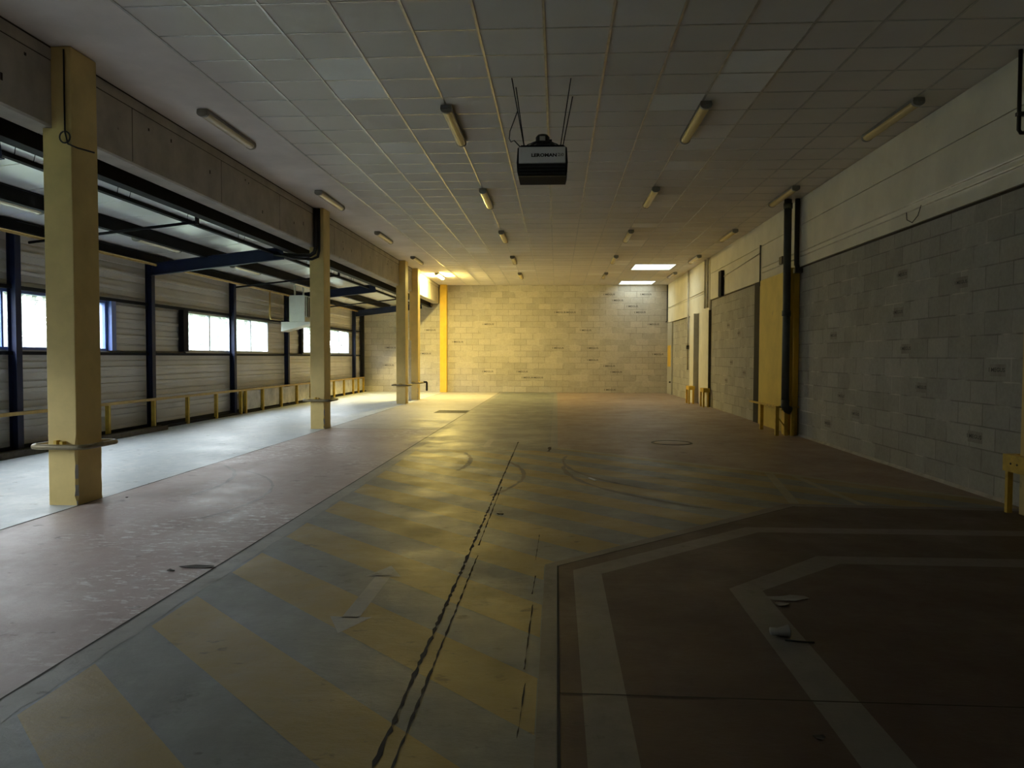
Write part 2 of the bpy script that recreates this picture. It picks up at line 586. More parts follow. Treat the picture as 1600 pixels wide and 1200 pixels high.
def band(outer, inner, z, m):
    for i in range(len(outer) - 1):
        fl.flat([outer[i], outer[i + 1], inner[i + 1], inner[i]], z, m)


ribbon([(-2.275, Y0), (-2.285, Y1)], 0.13, 0.0012, fi['edge_paint'], 0.12, 0.12)
band([(XE - 0.085, Y0), (XE - 0.085, 5.39), (2.30, 7.82), (X1, 7.70)], [(XE - 0.004, Y0), (XE - 0.004, 5.35), (2.36, 7.7), (X1, 7.6)], 0.0013, fi['white_paint'])
band([(0.11, Y0), (0.12, 5.26), (1.64, 6.71), (X1, 6.74)], [(0.30, Y0), (0.31, 5.18), (1.70, 6.52), (X1, 6.53)], 0.0012, fi['white_paint'])
band([(1.08, Y0), (1.10, 4.90), (1.93, 5.76), (X1, 5.79)], [(1.28, Y0), (1.30, 4.87), (2.02, 5.55), (X1, 5.54)], 0.0012, fi['white_paint'])
ribbon([(XE, 12.38), (2.71, 9.97), (X1, 7.85)], 0.12, 0.0012, fi['faint_paint'])
ribbon([(2.71, 9.97), (2.40, 7.85)], 0.10, 0.0013, fi['faint_paint'])
ribbon([(2.95, 9.75), (3.05, 7.8)], 0.08, 0.0013, fi['faint_paint'])
ribbon([(XE - 0.05, 12.38), (XE - 0.05, Y1)], 0.12, 0.0012, fi['edge_paint'])
# joints and cracks
ribbon([(XLANE, Y0), (XLANE, Y1)], 0.012, 0.0018, fi['joint'])
ribbon([(XE + 0.005, Y0), (XE + 0.005, 5.35)], 0.012, 0.0018, fi['joint'])
ribbon([(XE, 5.35), (2.36, 7.7)], 0.010, 0.0018, fi['joint'])
ribbon([(XE, 3.31), (X1, 3.28)], 0.011, 0.0018, fi['joint'])
ribbon([(XJ, Y0), (XJ, Y1)], 0.014, 0.0018, fi['joint'], 0.4, 0.3)
ribbon([(XJ, 15.4), (XLANE, 15.3)], 0.03, 0.0018, fi['joint'], 0.3, 0.2)
ribbon([(-0.655, Y0), (-0.645, 5.0), (-0.655, 13.2)], 0.013, 0.0020, fi['joint'], 0.85, 0.045)
ribbon([(-0.58, 1.5), (-0.575, 5.6)], 0.007, 0.0020, fi['joint'], 1.0, 0.05)
ribbon([(-0.60, 5.9), (-0.615, 8.6)], 0.007, 0.0020, fi['joint'], 1.0, 0.06)
for a, b in ((2.9, 3.4), (3.55, 4.5), (4.7, 5.1), (5.5, 6.3)):
    ribbon([(-0.145, a), (-0.135, b)], 0.004, 0.0020, fi['joint'], 0.9, 0.05)
ribbon([(-0.12, 11.9), (-0.10, 12.5)], 0.03, 0.0020, fi['joint'], 0.8, 0.1)
ribbon([(XE, 9.4), (2.6, 9.3)], 0.006, 0.0018, fi['joint'])
# double-headed arrows, almost worn off
for ay in (4.62, 13.0):
    h = 0.66
    pts = [(-1.20, ay - h + 0.24), (-1.27, ay - h + 0.26), (-1.15, ay - h), (-1.03, ay - h + 0.26), (-1.10, ay - h + 0.24),
           (-1.10, ay + h - 0.24), (-1.03, ay + h - 0.26), (-1.15, ay + h), (-1.27, ay + h - 0.26), (-1.20, ay + h - 0.24)]
    fl.flat([pts[1], pts[2], pts[3]], 0.0014, fi['arrow'])
    fl.flat([pts[6], pts[7], pts[8]], 0.0014, fi['arrow'])
    fl.flat([pts[0], pts[4], pts[5], pts[9]], 0.0014, fi['arrow'])
# tyre marks
def arc(cx, cy, r, a0, a1, w, m='scuff'):
    n = 26
    ribbon([(cx + r * math.cos(math.radians(a0 + (a1 - a0) * i / n)), cy + r * math.sin(math.radians(a0 + (a1 - a0) * i / n))) for i in range(n + 1)], w, 0.0016, fi[m], 0.5)
arc(-6.4, 8.3, 2.6, -10, 42, 0.04, 'scuff_l')
arc(-5.6, 7.6, 2.55, -20, 50, 0.03, 'scuff_l')
arc(3.4, 10.2, 3.3, 178, 235, 0.05)
arc(3.2, 10.8, 3.1, 170, 225, 0.04)
arc(-4.6, 10.5, 3.4, -12, 20, 0.05)
arc(-3.6, 9.4, 3.2, -25, 25, 0.04)
FLOOR = tag(fl.build('floor', [M[k] for k in FM]), 'worn concrete floor with yellow and grey hatched lane and white lines on dark red', 'floor', kind='structure')

# ------------------------------------------------------------------ ceiling of the hall: tiles, grid bars, rooflight openings
ce = MB()
XC0, XC1 = -5.17, XR + 0.3
XT = -3.73
TILES_NEW = {(-4, 13), (-4, 14), (3, 13), (3, 14), (2, 15)}
TILES_MID = {(-4, 18), (-4, 19), (-4, 20), (3, 15), (3, 16), (3, 17), (3, 18), (3, 20), (-4, 35), (-4, 36), (3, 24), (3, 25), (3, 29), (3, 33), (3, 34), (3, 40), (3, 41), (3, 45), (2, 46), (-3, 42), (-2, 44), (-3, 44)}


def in_sky(x, y):
    return any(a - 0.01 < x < b + 0.01 and c - 0.01 < y < d + 0.01 for a, b, c, d in SKYL)


xs = sorted(set([XC0, XT, XC1] + [-0.13 + 0.6 * i for i in range(-6, 9) if XT < -0.13 + 0.6 * i < XC1] + [v for s in SKYL for v in s[:2]]))
ys = sorted(set([Y0, Y1] + [-0.14 + 0.6 * j for j in range(-16, 54) if Y0 < -0.14 + 0.6 * j < Y1] + [v for s in SKYL for v in s[2:]]))
for a, b in zip(xs, xs[1:]):
    for c, d in zip(ys, ys[1:]):
        mx, my = (a + b) / 2, (c + d) / 2
        if in_sky(mx, my):
            continue
        k = (math.floor((mx + 0.13) / 0.6), math.floor((my + 0.14) / 0.6))
        m = 4 if mx < XT else (1 if k in TILES_NEW else (2 if k in TILES_MID else 0))
        ce.flat([(a, c), (a, d), (b, d), (b, c)], CEIL, m)
for x in [-0.13 + 0.6 * i for i in range(-6, 8)]:
    segs = [(Y0, Y1)]
    for a, b, c, d in SKYL:
        if a < x < b:
            segs = [s for q in segs for s in ((q[0], min(q[1], c)), (max(q[0], d), q[1])) if s[1] - s[0] > 0.02]
    for p, q in segs:
        ce.box(x - 0.012, x + 0.012, p, q, CEIL - 0.007, CEIL + 0.01, 3)
for y in [-0.14 + 0.6 * j for j in range(-16, 54)]:
    segs = [(XT, XC1)]
    for a, b, c, d in SKYL:
        if c < y < d:
            segs = [s for q in segs for s in ((q[0], min(q[1], a)), (max(q[0], b), q[1])) if s[1] - s[0] > 0.02]
    for p, q in segs:
        ce.box(p, q, y - 0.010, y + 0.010, CEIL - 0.004, CEIL + 0.01, 3)
# upper deck above the tiles, with the rooflight wells
for a, b, c, d in SKYL:
    ce.box(a - 0.03, a, c - 0.03, d + 0.03, CEIL, CEIL + 0.26, 3)
    ce.box(b, b + 0.03, c - 0.03, d + 0.03, CEIL, CEIL + 0.26, 3)
    ce.box(a, b, c - 0.03, c, CEIL, CEIL + 0.26, 3)
    ce.box(a, b, d, d + 0.03, CEIL, CEIL + 0.26, 3)
tag(ce.build('ceiling', [M['tile'], M['tile_new'], M['tile_mid'], M['tbar'], M['plaster']]), 'suspended ceiling of square tiles with a few paler replaced tiles', 'ceiling', kind='structure')
for i, (a, b, c, d) in enumerate(SKYL):
    t = thing('window_%d' % (len(WIN) + 1 + i), ((a + b) / 2, (c + d) / 2, CEIL), ['bright rooflight in the ceiling farther from the back wall', 'bright rooflight in the ceiling right against the back wall'][i], 'rooflight', 'rooflights', 'structure')
    MB().box((a - b) / 2, (b - a) / 2, (c - d) / 2, (d - c) / 2, 0.10, 0.106).build('pane', M['rooflight'], t)
    f = MB()
    hx, hy = (b - a) / 2, (d - c) / 2
    f.box(-hx, hx, -hy, -hy + 0.03, 0.0, 0.1).box(-hx, hx, hy - 0.03, hy, 0.0, 0.1).box(-hx, -hx + 0.03, -hy + 0.03, hy - 0.03, 0.0, 0.1).box(hx - 0.03, hx, -hy + 0.03, hy - 0.03, 0.0, 0.1)
    f.build('window_frame', M['white_m'], t)

# ------------------------------------------------------------------ walls
STAMP = text_mesh('I MEGUS', 0.125)


def put_stamp(mb, pos, axis, m, scale=1.0):
    v, f = STAMP
    if axis == 'y':
        vs = [(pos[0] + p[0] * scale, pos[1] - 0.002, pos[2] + p[1] * scale * 0.75) for p in v]
    else:
        vs = [(pos[0] - 0.002, pos[1] - p[0] * scale, pos[2] + p[1] * scale * 0.75) for p in v]
    mb.add(vs, f, m)


def px_on_back(px, py):
    d = cam.matrix_world.to_3x3() @ Vector(((px - 800) / F, (600 - py) / F, -1.0))
    t = YB / d.y
    return (d.x * t, YB, EYE + d.z * t)


wb = MB()
wb.box(XL - 0.2, XR + 0.4, YB, YB + 0.2, 0, CEIL + 0.1)
# centres of the printed blocks, read off the photograph as wall positions in metres
for q in ((952, 461), (1009, 461), (965, 471), (988, 480), (1000, 490), (891, 489), (1021, 508), (915, 517), (926, 545), (926, 563), (952, 572), (963, 582),
          (762, 581), (816, 581), (824, 590), (840, 590), (715, 534), (763, 507), (875, 488), (872, 544), (1028, 555), (953, 611), (672, 513), (607, 575), (610, 545), (665, 551)):
    p = px_on_back(*q)
    r = round(p[2] / 0.245 - 0.5)
    put_stamp(wb, (p[0], p[1], (r + 0.5) * 0.245), 'y', 1)
tag(wb.build('wall_back', [M['block_b'], M['stamp']]), 'far wall of bare concrete blocks with scattered black printed blocks', 'wall', kind='structure')

wr = MB()
wr.box(XR, XR + 0.2, YF, YB, 0, CEIL + 0.1)
for y, r, s in ((13.2, 1, 1), (12.0, 2, 1), (12.6, 3, 1), (9.9, 4, 0.95), (8.65, 2, 1), (10.6, 8, 1), (10.35, 6, 1), (8.25, 5, 1), (10.5, 10, 1), (13.0, 7, 1), (9.0, 9, 0.9), (20.4, 5, 1), (19.6, 8, 1), (21.0, 3, 1), (19.0, 4, 1), (20.8, 9, 1)):
    z = (r + 0.5) * 0.245
    wr.box(XR - 0.0012, XR, y - 0.16 * s, y + 0.13 * s, z - 0.065, z + 0.06, 2)
    put_stamp(wr, (XR - 0.001, y, z), 'x', 1, 0.64 * s)
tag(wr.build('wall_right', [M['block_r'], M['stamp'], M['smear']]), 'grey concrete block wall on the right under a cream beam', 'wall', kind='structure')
tag(MB().box(XL - 0.2, XR + 0.4, YF - 0.2, YF, 0, CEIL + 0.1).build('wall_front', M['block_b']), 'concrete block wall behind the viewpoint', 'wall', kind='structure')

# left wall: ribbed metal cladding with window openings
wl = MB()
PITCH = 0.30


def rib_profile(z0, z1):
    """(x, z) points of the sheet between two heights: broad pans, narrow raised ribs"""
    pts = [(0.0, z0)]
    k = math.floor(z0 / PITCH)
    while k * PITCH < z1:
        for dz, dx in ((0.0, 0.0), (0.006, 0.034), (0.06, 0.034), (0.066, 0.0), (0.165, 0.0), (0.170, -0.026), (0.198, -0.026), (0.203, 0.0)):
            z = k * PITCH + dz
            if z0 < z < z1:
                pts.append((dx, z))
        k += 1
    pts.append((0.0, z1))
    return pts


def clad(y0, y1, z0, z1):
    pr = rib_profile(z0, z1)
    vs, fs = [], []
    for x, z in pr:
        vs += [(XL + x, y0, z), (XL + x, y1, z)]
    for i in range(len(pr) - 1):
        fs.append((2 * i, 2 * i + 1, 2 * i + 3, 2 * i + 2))
    wl.add(vs, fs)
    wl.box(XL - 0.10, XL - 0.03, y0, y1, z0, z1)


clad(YF, YB, 0.0, WZ0)
clad(YF, YB, WZ1, 3.6)
edges = [YF] + [v for w in WIN for v in w] + [YB]
for a, b in zip(edges[0::2], edges[1::2]):
    clad(a, b, WZ0, WZ1)
tag(wl.build('wall_left', M['clad']), 'side wall of pale horizontally ribbed metal cladding behind blue posts', 'wall', kind='structure')

wnames = ['window strip in the left wall beside the viewpoint',
          'window behind the nearest yellow column, with blue frame', 'four-pane window between the first two yellow columns', 'window in the left wall farthest down the hall']
for i, (a, b) in enumerate(WIN):
    t = thing('window_%d' % (i + 1), (XL, a, WZ0), wnames[i], 'window', 'windows of the left wall', 'structure')
    L, h = b - a, WZ1 - WZ0
    fm = M['bframe'] if i <= 1 else M['alu']
    f = MB()
    f.box(-0.06, 0.04, 0, L, 0, 0.045).box(-0.06, 0.04, 0, L, h - 0.045, h)
    f.box(-0.06, 0.04, 0, 0.05, 0.045, h - 0.045).box(-0.06, 0.04, L - 0.05, L, 0.045, h - 0.045)
    n = 4
    for k in range(1, n):
        f.box(-0.05, 0.03, L * k / n - 0.022, L * k / n + 0.022, 0.045, h - 0.045)
    f.build('window_frame', fm, t)
    for k in range(n):
        MB().box(-0.012, -0.006, L * k / n + (0.05 if k == 0 else 0.022), L * (k + 1) / n - (0.05 if k == n - 1 else 0.022), 0.045, h - 0.045).build('pane', M['pane'], t)
    MB().box(0.0, 0.07, -0.03, L + 0.03, -0.02, 0.0).build('window_sill', M['alu'], t)

tag(MB().box(XL + 0.03, XL + 0.24, YF, YB, 0.0, 0.045).box(XL + 0.03, XL + 0.10, YF, YB, 0.045, 0.10).build('baseboard_left', M['dsteel']), 'low dark steel kerb along the foot of the left wall', 'baseboard', kind='structure')
tag(MB().prism([(XR - 0.03, 0), (XR, 0), (XR, 0.035)], 'y', 8.0, 14.7).build('baseboard_right', M['chip']), 'thin pale mortar fillet along the foot of the right block wall', 'baseboard', kind='structure')

# ------------------------------------------------------------------ lean-to roof of the left bay
def roof_z(x):
    return 3.47 + (x - XL) * 0.118


rf = MB()
RX0, RX1 = XL - 0.2, -5.17
n = int((Y1 - Y0) / 1.05)
vs, fs = [], []
for i in range(n):
    y = Y0 + i * 1.05
    for dy, dz in ((0, 0), (1.02, 0), (1.025, 0.02), (1.045, 0.02)):
        vs += [(RX0, y + dy, roof_z(RX0) + dz), (RX1, y + dy, roof_z(RX1) + dz)]
for i in range(len(vs) // 2 - 1):
    fs.append((2 * i, 2 * i + 1, 2 * i + 3, 2 * i + 2))
rf.add(vs, fs)
rf.add([(RX0, Y0, roof_z(RX0) + 0.12), (RX1, Y0, roof_z(RX1) + 0.12), (RX1, Y1, roof_z(RX1) + 0.12), (RX0, Y1, roof_z(RX0) + 0.12)], [(0, 1, 2, 3)])
tag(rf.build('roof', M['roof']), 'white profiled sheet roof sloping down over the left bay', 'roof', kind='structure')


def ibeam(mb, p, q, w, h, tf=0.012, tw=0.010, m=0):
    """I-section from p to q; p and q are on the axis at mid height"""
    p, q = Vector(p), Vector(q)
    z = Vector((0, 0, 1))
    mb.bar(p + z * (h / 2 - tf / 2), q + z * (h / 2 - tf / 2), w, tf, m)
    mb.bar(p - z * (h / 2 - tf / 2), q - z * (h / 2 - tf / 2), w, tf, m)
    mb.bar(p, q, tw, h - 2 * tf, m)
    return mb


def steel(name, p, q, w, h, mat, label, cat, group=None):
    o = ibeam(MB(), (0, 0, 0), Vector(q) - Vector(p), w, h).build(name, mat, None, p)
    return tag(o, label, cat, group, 'structure')


ZB = 3.57
steel('roof_purlin', (-5.27, YF, 3.645), (-5.27, YB, 3.645), 0.16, 0.25, M['dsteel'], 'dark steel edge beam tight behind the concrete beam', 'steel beam')
steel('roof_purlin', (-6.95, YF, roof_z(-6.95) - 0.105), (-6.95, YB, roof_z(-6.95) - 0.105), 0.10, 0.20, M['dsteel'], 'dark steel purlin halfway across the left bay roof', 'steel beam')
steel('roof_purlin', (-8.05, YF, 3.395), (-8.05, YB, 3.395), 0.12, 0.15, M['dsteel'], 'dark steel eaves beam along the top of the cladding', 'steel beam')
steel('roof_purlin', (-6.1, YF, roof_z(-6.1) - 0.035), (-6.1, YB, roof_z(-6.1) - 0.035), 0.06, 0.06, M['dsteel'], 'thin dark purlin between cable tray and main purlin', 'steel beam')
RAFT = [7.2, 14.9, 22.6, 30.4]
for i, y in enumerate(RAFT):
    o = MB()
    ibeam(o, (0, 0, 0), (2.70, 0, 0.315), 0.11, 0.24)
    tag(o.build('roof_rafter', M['blue'], None, (-8.08, y, 3.18)), 'blue steel rafter over the left bay, %s from the camera' % ORD[i], 'rafter', 'blue rafters', 'structure')
for i, y in enumerate((11.35, 18.9, 26.6)):
    t = thing('roof_strut', (-8.06, y, 3.19), 'thin dark tubular strut under the left bay roof, %s from the camera' % ORD[i], 'strut', 'roof struts')
    MB().tube([(0, 0, 0), (2.64, 0, 0.295)], 0.022).build('rod', M['dsteel'], t)
    MB().box(2.62, 2.66, -0.03, 0.03, 0.26, 0.38).build('end_plate', M['dsteel'], t)
    MB().bar((0.35, 0, 0.05), (0.05, 0.5, 0.21), 0.02, 0.02).build('brace', M['dsteel'], t)

POSTS = [7.2, 11.05, 14.9, 18.8, 22.65, 26.45, 30.3]
pn = ['hidden behind the nearest yellow column', 'just left of the nearest yellow column', 'just right of the nearest yellow column', 'in the middle of the four-pane window',
      'behind the white wall-hung heater', 'hidden behind the second yellow column', 'at the far end of the farthest left window']


def hpost(mb, h):
    mb.box(-0.065, -0.057, -0.065, 0.065, 0, h).box(0.057, 0.065, -0.065, 0.065, 0, h).box(-0.057, 0.057, -0.006, 0.006, 0, h)
    return mb


p0 = None
for y, s in zip(POSTS, pn):
    if p0 is None:
        p0 = thing('steel_post', (-8.09, y, 0), 'blue steel wall post ' + s, 'post', 'blue wall posts')
        hpost(MB(), 3.32).build('shaft', M['blue'], p0)
        MB().box(-0.07, 0.07, -0.09, 0.09, 0, 0.015).build('base_plate', M['blue'], p0)
    else:
        copy_tree(p0, (-8.09, y, 0), 'blue steel wall post ' + s)
t = thing('steel_post', (-8.1, 31.66, 0), 'dark slim steel post in the corner of left and back walls', 'post')
MB().box(-0.06, 0.06, -0.1, 0.1, 0, 3.4).build('shaft', M['dsteel'], t)
for z, s in ((2.49, 'upper dark steel rail running along the cladding above the windows'), (1.50, 'lower dark steel rail running along the cladding below the windows')):
    tag(MB().box(XL + 0.03, XL + 0.10, YF, YB - 0.05, z - 0.025, z + 0.03).build('wall_rail', M['dsteel']), s, 'wall rail', None, 'structure')
tag(MB().box(XL + 0.03, XL + 0.14, 16.24, 16.46, 1.56, 2.46).build('window_jamb', M['dsteel']), 'wide dark jamb post left of the four-pane window', 'jamb', None, 'structure')
tag(MB().box(XL + 0.03, XL + 0.12, 13.58, 13.72, 1.56, 2.46).build('window_jamb', M['bframe']), 'blue jamb post right of the window behind the nearest column', 'jamb', None, 'structure')
tag(MB().box(XL + 0.03, XL + 0.12, 24.02, 24.2, 1.56, 2.46).build('window_jamb', M['dsteel']), 'dark jamb post left of the farthest window', 'jamb', None, 'structure')

# guard rail at the foot of the left wall
GX = -7.97
t = thing('guard_rail', (GX, 0, 0), 'long low yellow guard rail along the left cladding wall', 'guard rail')
MB().bar((0, 5.8, 0.605), (0, 31.4, 0.605), 0.07, 0.05).build('top_rail', M['gas'], t)
gys = [7.3, 8.8, 10.25, 11.74, 13.2, 14.75, 16.15, 17.55, 18.95, 19.25, 20.4, 21.8, 23.15, 24.5, 25.8, 27.1, 28.4, 29.7, 30.5, 31.3]
for y in gys:
    MB().box(-0.035, 0.035, -0.03, 0.03, 0, 0.58).build('post', M['guard'], t, (0, y, 0))
for a, b in zip(gys[9:], gys[10:]):
    MB().box(-0.032, -0.02, a + 0.12, b - 0.10, 0.09, 0.56).build('panel', M['board'], t)

t = tag(MB().box(0, 0.15, 0, 5.5, 0, 0.012).box(0, 0.012, 0, 5.5, 0.012, 0.09).box(0.138, 0.15, 0, 5.5, 0.012, 0.09).box(0.012, 0.138, 0, 5.5, 0.06, 0.075).build('steel_channel', M['iron'], None, (-7.88, 9.35, 0)), 'loose dark steel channel lying on the floor along the left wall', 'steel channel')

# ------------------------------------------------------------------ concrete beams
CY = [(7.22, 7.64), (15.25, 15.67), (23.58, 24.0), (25.72, 26.12)]
spans = [(YF, 7.42, 'over the left bay opening, ending at the nearest yellow column'), (7.44, 15.45, 'between the nearest and second yellow columns'),
         (15.47, 23.78, 'between the second and third yellow columns'), (23.80, 25.90, 'over the narrow gap between the two paired yellow columns'),
         (25.92, YB, 'beside the lit lamp, reaching the back wall')]
for a, b, s in spans:
    mb = MB()
    bm = bmesh.new()
    mb.prism([(-4.90, 3.67), (-4.88, 3.69), (-4.88, CEIL), (-5.17, CEIL), (-5.17, 3.69), (-5.15, 3.67)], 'y', a, b)
    bm.free()
    mb.box(-4.881, -4.872, a, b, CEIL - 0.13, CEIL - 0.022)
    mb.box(-4.881, -4.876, a, b, CEIL - 0.022, CEIL - 0.003, 1)
    mb.box(-4.881, -4.8785, a, b, CEIL - 0.138, CEIL - 0.13, 1)
    y = a + 1.2
    while y < b - 0.5 and b - a > 3:
        mb.box(-4.8815, -4.8785, y, y + 0.010, 3.70, CEIL - 0.14, 1)
        for q in range(3):
            yy, zz = y + random.uniform(0.3, 2.0), random.uniform(3.8, 4.25)
            mb.box(-4.8812, -4.8785, yy, yy + 0.03, zz, zz + random.uniform(0.02, 0.07), 1)
        y += 2.35
    tag(mb.build('concrete_beam', [M['concrete'], M['joint']]), 'bare concrete beam ' + s, 'beam', 'beams on the yellow columns', 'structure')
rspans = [(YF, 14.72, 3.17, 'cream painted concrete beam above the near right block wall'), (14.74, 23.05, 3.17, 'cream painted concrete beam from the downpipe to the far right columns'), (23.07, YB - 0.25, 2.88, 'deeper cream painted beam at the far end of the right wall')]
for a, b, z, s in rspans:
    mb = MB().box(XR - 0.05, XR - 0.002, a, b, z, 3.925).box(XR - 0.052, XR - 0.002, a, b, 3.935, CEIL - 0.012)
    if z < 3:
        mb = MB().box(XR - 0.06, XR - 0.002, a, b, z, 3.42).box(XR - 0.062, XR - 0.002, a, b, 3.43, CEIL - 0.012)
    mb.box(XR - 0.012, XR - 0.002, a, b, z - 0.025, z, 1)  # dark strip draws in the shadow line under the beam
    tag(mb.build('concrete_beam', [M['cream'], M['joint']]), s, 'beam', 'cream beams of the right wall', 'structure')

# ------------------------------------------------------------------ yellow columns with tubular guards
def column(ya, yb, label, chips, hook=False):
    w = 0.29
    d = yb - ya
    t = thing('concrete_column', (-4.825, ya, 0), label, 'column', 'yellow columns')
    x0, x1 = -0.145, 0.145
    mb = MB()
    bm = bmesh.new()
    # shaft: wide below the beam, narrower beside it, with a worn right arris near the floor
    zs = [0, 0.04, 0.09, 0.15, 0.2, 0.26, 0.33, 0.4, 0.47, 0.55, 0.7, 1.2, 2.4, 3.66]
    rings = []
    rnd = random.Random(int(ya * 10))
    for z in zs:
        c = 0.006 + (rnd.uniform(0.004, 0.022) if (chips and 0.03 < z < 0.6) else 0)
        e = 0.006 + (rnd.uniform(0.003, 0.016) if (chips and 0.03 < z < 0.6) else 0)
        ring = [(x0 + 0.006, 0), (x1 - c, 0), (x1, c), (x1, d - e), (x1 - e, d), (x0 + 0.006, d), (x0, d - 0.006), (x0, 0.006)]
        rings.append([bm.verts.new((p[0], p[1], z)) for p in ring])
    for a, b in zip(rings, rings[1:]):
        for i in range(8):
            j = (i + 1) % 8
            bm.faces.new((a[i], a[j], b[j], b[i])).material_index = 0
    bm.faces.new(rings[0][::-1])
    bm.faces.new(rings[-1])
    chip_faces = [f for k in range(len(zs) - 1) if chips and zs[k] < 0.56 for f in []]
    mb.bm(bm)
    if chips:      # exposed concrete on the knocked-off arris
        nf = 8
        for k in range(len(zs) - 1):
            if zs[k + 1] <= 0.47 and k % 3 != 1:
                mb.m[k * nf + 1] = 1
    mb.bev(-0.055, x1, 0.002, d - 0.002, 3.655, CEIL - 0.004, 0.006)
    mb.build('shaft', [M['ycol'], M['chip']], t)
    g = 0.13
    zt = 0.58
    pts = []
    for cx, cy, a0 in ((x1 + g - 0.08, -g + 0.08 + 0.05, -90), (x1 + g - 0.08, d + g - 0.13, 0), (x0 - g + 0.08, d + g - 0.13, 90), (x0 - g + 0.08, -g + 0.13, 180)):
        for k in range(5):
            a = math.radians(a0 + 22.5 * k)
            pts.append((cx + 0.08 * math.cos(a), cy + 0.08 * math.sin(a), zt))
    MB().tube(pts, 0.026, 12, closed=True).build('guard_ring', M['tubesteel'], t)
    br = MB()
    br.box(x0 - g, x0, 0.03, 0.09, zt - 0.02, zt + 0.005).box(x1, x1 + g, 0.03, 0.09, zt - 0.02, zt + 0.005)
    br.box(x0 - g, x0, d - 0.09, d - 0.03, zt - 0.02, zt + 0.005).box(x1, x1 + g, d - 0.09, d - 0.03, zt - 0.02, zt + 0.005)
    br.box(-0.05, -0.02, -0.06, 0.0, zt, zt + 0.06).box(0.01, 0.04, -0.06, 0.0, zt, zt + 0.05)
    br.build('bracket', M['guard'], t)
    return t


cl = ['big yellow painted concrete column nearest the camera', 'second yellow concrete column from the camera, with black cables at its top',
      'nearer column of the paired far yellow columns', 'farther column of the paired far yellow columns, beside the lamp glow']
for (a, b), s, ch in zip(CY, cl, (True, True, False, True)):
    t = column(a, b, s, ch)
MB().box(0.27, 0.40, 0.30, 0.36, 0.57, 0.63).bev(0.36, 0.42, 0.29, 0.37, 0.30, 0.60, 0.015).build('hook', M['dsteel'], t)
t = thing('concrete_column', (-4.68, 31.5, 0), 'slim bright yellow pilaster against the back wall', 'column')
MB().bev(-0.14, 0.14, 0, 0.299, 0, CEIL - 0.004, 0.008).build('shaft', M['ybright'], t)
t = tag(MB().box(-0.045, 0.045, 0, 0.04, 0, 2.0).build('downpipe', M['conduit'], None, (-4.86, 25.2, 0)), 'short pale pipe standing between the paired yellow columns', 'pipe')

# ------------------------------------------------------------------ fluorescent lights
def make_light(label, diff, group, on=False):
    t = thing('ceiling_light', (0, 0, 0), label, 'ceiling light', group)
    MB().prism([(-0.062, 0.0), (0.062, 0.0), (0.07, -0.04), (-0.07, -0.04)], 'y', 0.0, 1.5).build('housing', M['lamp_body'], t)
    prof = [(-0.062, -0.04)] + [(-0.062 * math.cos(math.radians(a)), -0.044 - 0.044 * math.sin(math.radians(a))) for a in range(0, 181, 20)] + [(0.062, -0.04)]
    MB().prism(prof, 'y', 0.05, 1.45).build('diffuser', diff, t)
    for y in (0.0, 1.45):
        prof2 = [(p[0] * 1.1, p[1] * 1.04) for p in prof]
        MB().prism(prof2, 'y', y, y + 0.05).build('end_cap', M['lamp_body'], t)
    return t


rows = [(-4.27, 'the row beside the bare concrete beam'), (-1.32, 'the row second from the yellow columns'), (1.71, 'the row third from the yellow columns'), (4.10, 'the row beside the cream beam')]
base_light = {}
for ri, (x, rn) in enumerate(rows):
    for k in range(5):
        y = 9.1 + 4.5 * k
        if ri == 0 and k == 4:
            lt = make_light('lit yellow ceiling light glowing against the concrete beam near the back wall', M['lamp_on'], 'hall ceiling lights')
            lt.location = (x, y, CEIL - 0.006)
            continue
        lab = 'unlit yellow ceiling light, %s from the camera in %s' % (ORD[k], rn)
        key = 'w' if ri == 0 else 'y'
        if key not in base_light:
            base_light[key] = make_light(lab, M['lamp_diff_w'] if key == 'w' else M['lamp_diff'], 'hall ceiling lights')
            base_light[key].location = (x, y, CEIL - 0.006)
        else:
            copy_tree(base_light[key], (x, y, CEIL - 0.006), lab)
b0 = None
for k in range(6):
    y = 8.8 + 3.9 * k
    lab = 'pale batten light under the left bay roof, %s from the camera' % ORD[k]
    zz = roof_z(-7.14) - 0.10
    if b0 is None:
        b0 = make_light(lab, M['lamp_diff_w'], 'left bay lights')
        MB().box(-0.02, 0.02, 0.2, 0.24, 0.0, 0.10).build('hanger', M['grey_m'], b0)
        MB().box(-0.02, 0.02, 1.26, 1.30, 0.0, 0.10).build('hanger', M['grey_m'], b0)
        b0.location = (-7.14, y, zz)
    else:
        copy_tree(b0, (-7.14, y, zz), lab)

# ------------------------------------------------------------------ air heater hung from the hall ceiling
HX, HY, HZ = -0.165, 8.15, 3.37
t = thing('air_heater', (HX, HY, HZ), 'grey and black air heater hung on rods from the hall ceiling', 'heater')
mb = MB()
prof = [(-0.25, 0.0), (0.25, 0.0), (0.265, 0.06), (0.27, 0.15), (0.26, 0.30), (0.22, 0.33), (-0.22, 0.33), (-0.26, 0.30), (-0.27, 0.15), (-0.265, 0.06)]
mb.prism(prof, 'y', 0.03, 0.42)
mb.build('casing', M['dsteel'], t)
fp = MB().bev(-0.245, 0.245, 0.0, 0.032, 0.135, 0.305, 0.008).build('front_panel', M['panel_w'], t)
v, f = text_mesh('LEROMAN', 0.058, 0.045)
lg = MB().add([(0.02 + p[0] * 1.0, -0.0015, 0.215 + p[1] * 0.8) for p in v], f)
v, f = text_mesh('2i0', 0.058)
lg.add([(0.195 + p[0] * 0.9, -0.0015, 0.218 + p[1] * 0.8) for p in v], f, 1)
lg.build('lettering', [M['black'], M['lamp_body']], fp)
MB().box(-0.25, 0.25, 0.002, 0.03, 0.0, 0.13).build('outlet', M['black'], t)
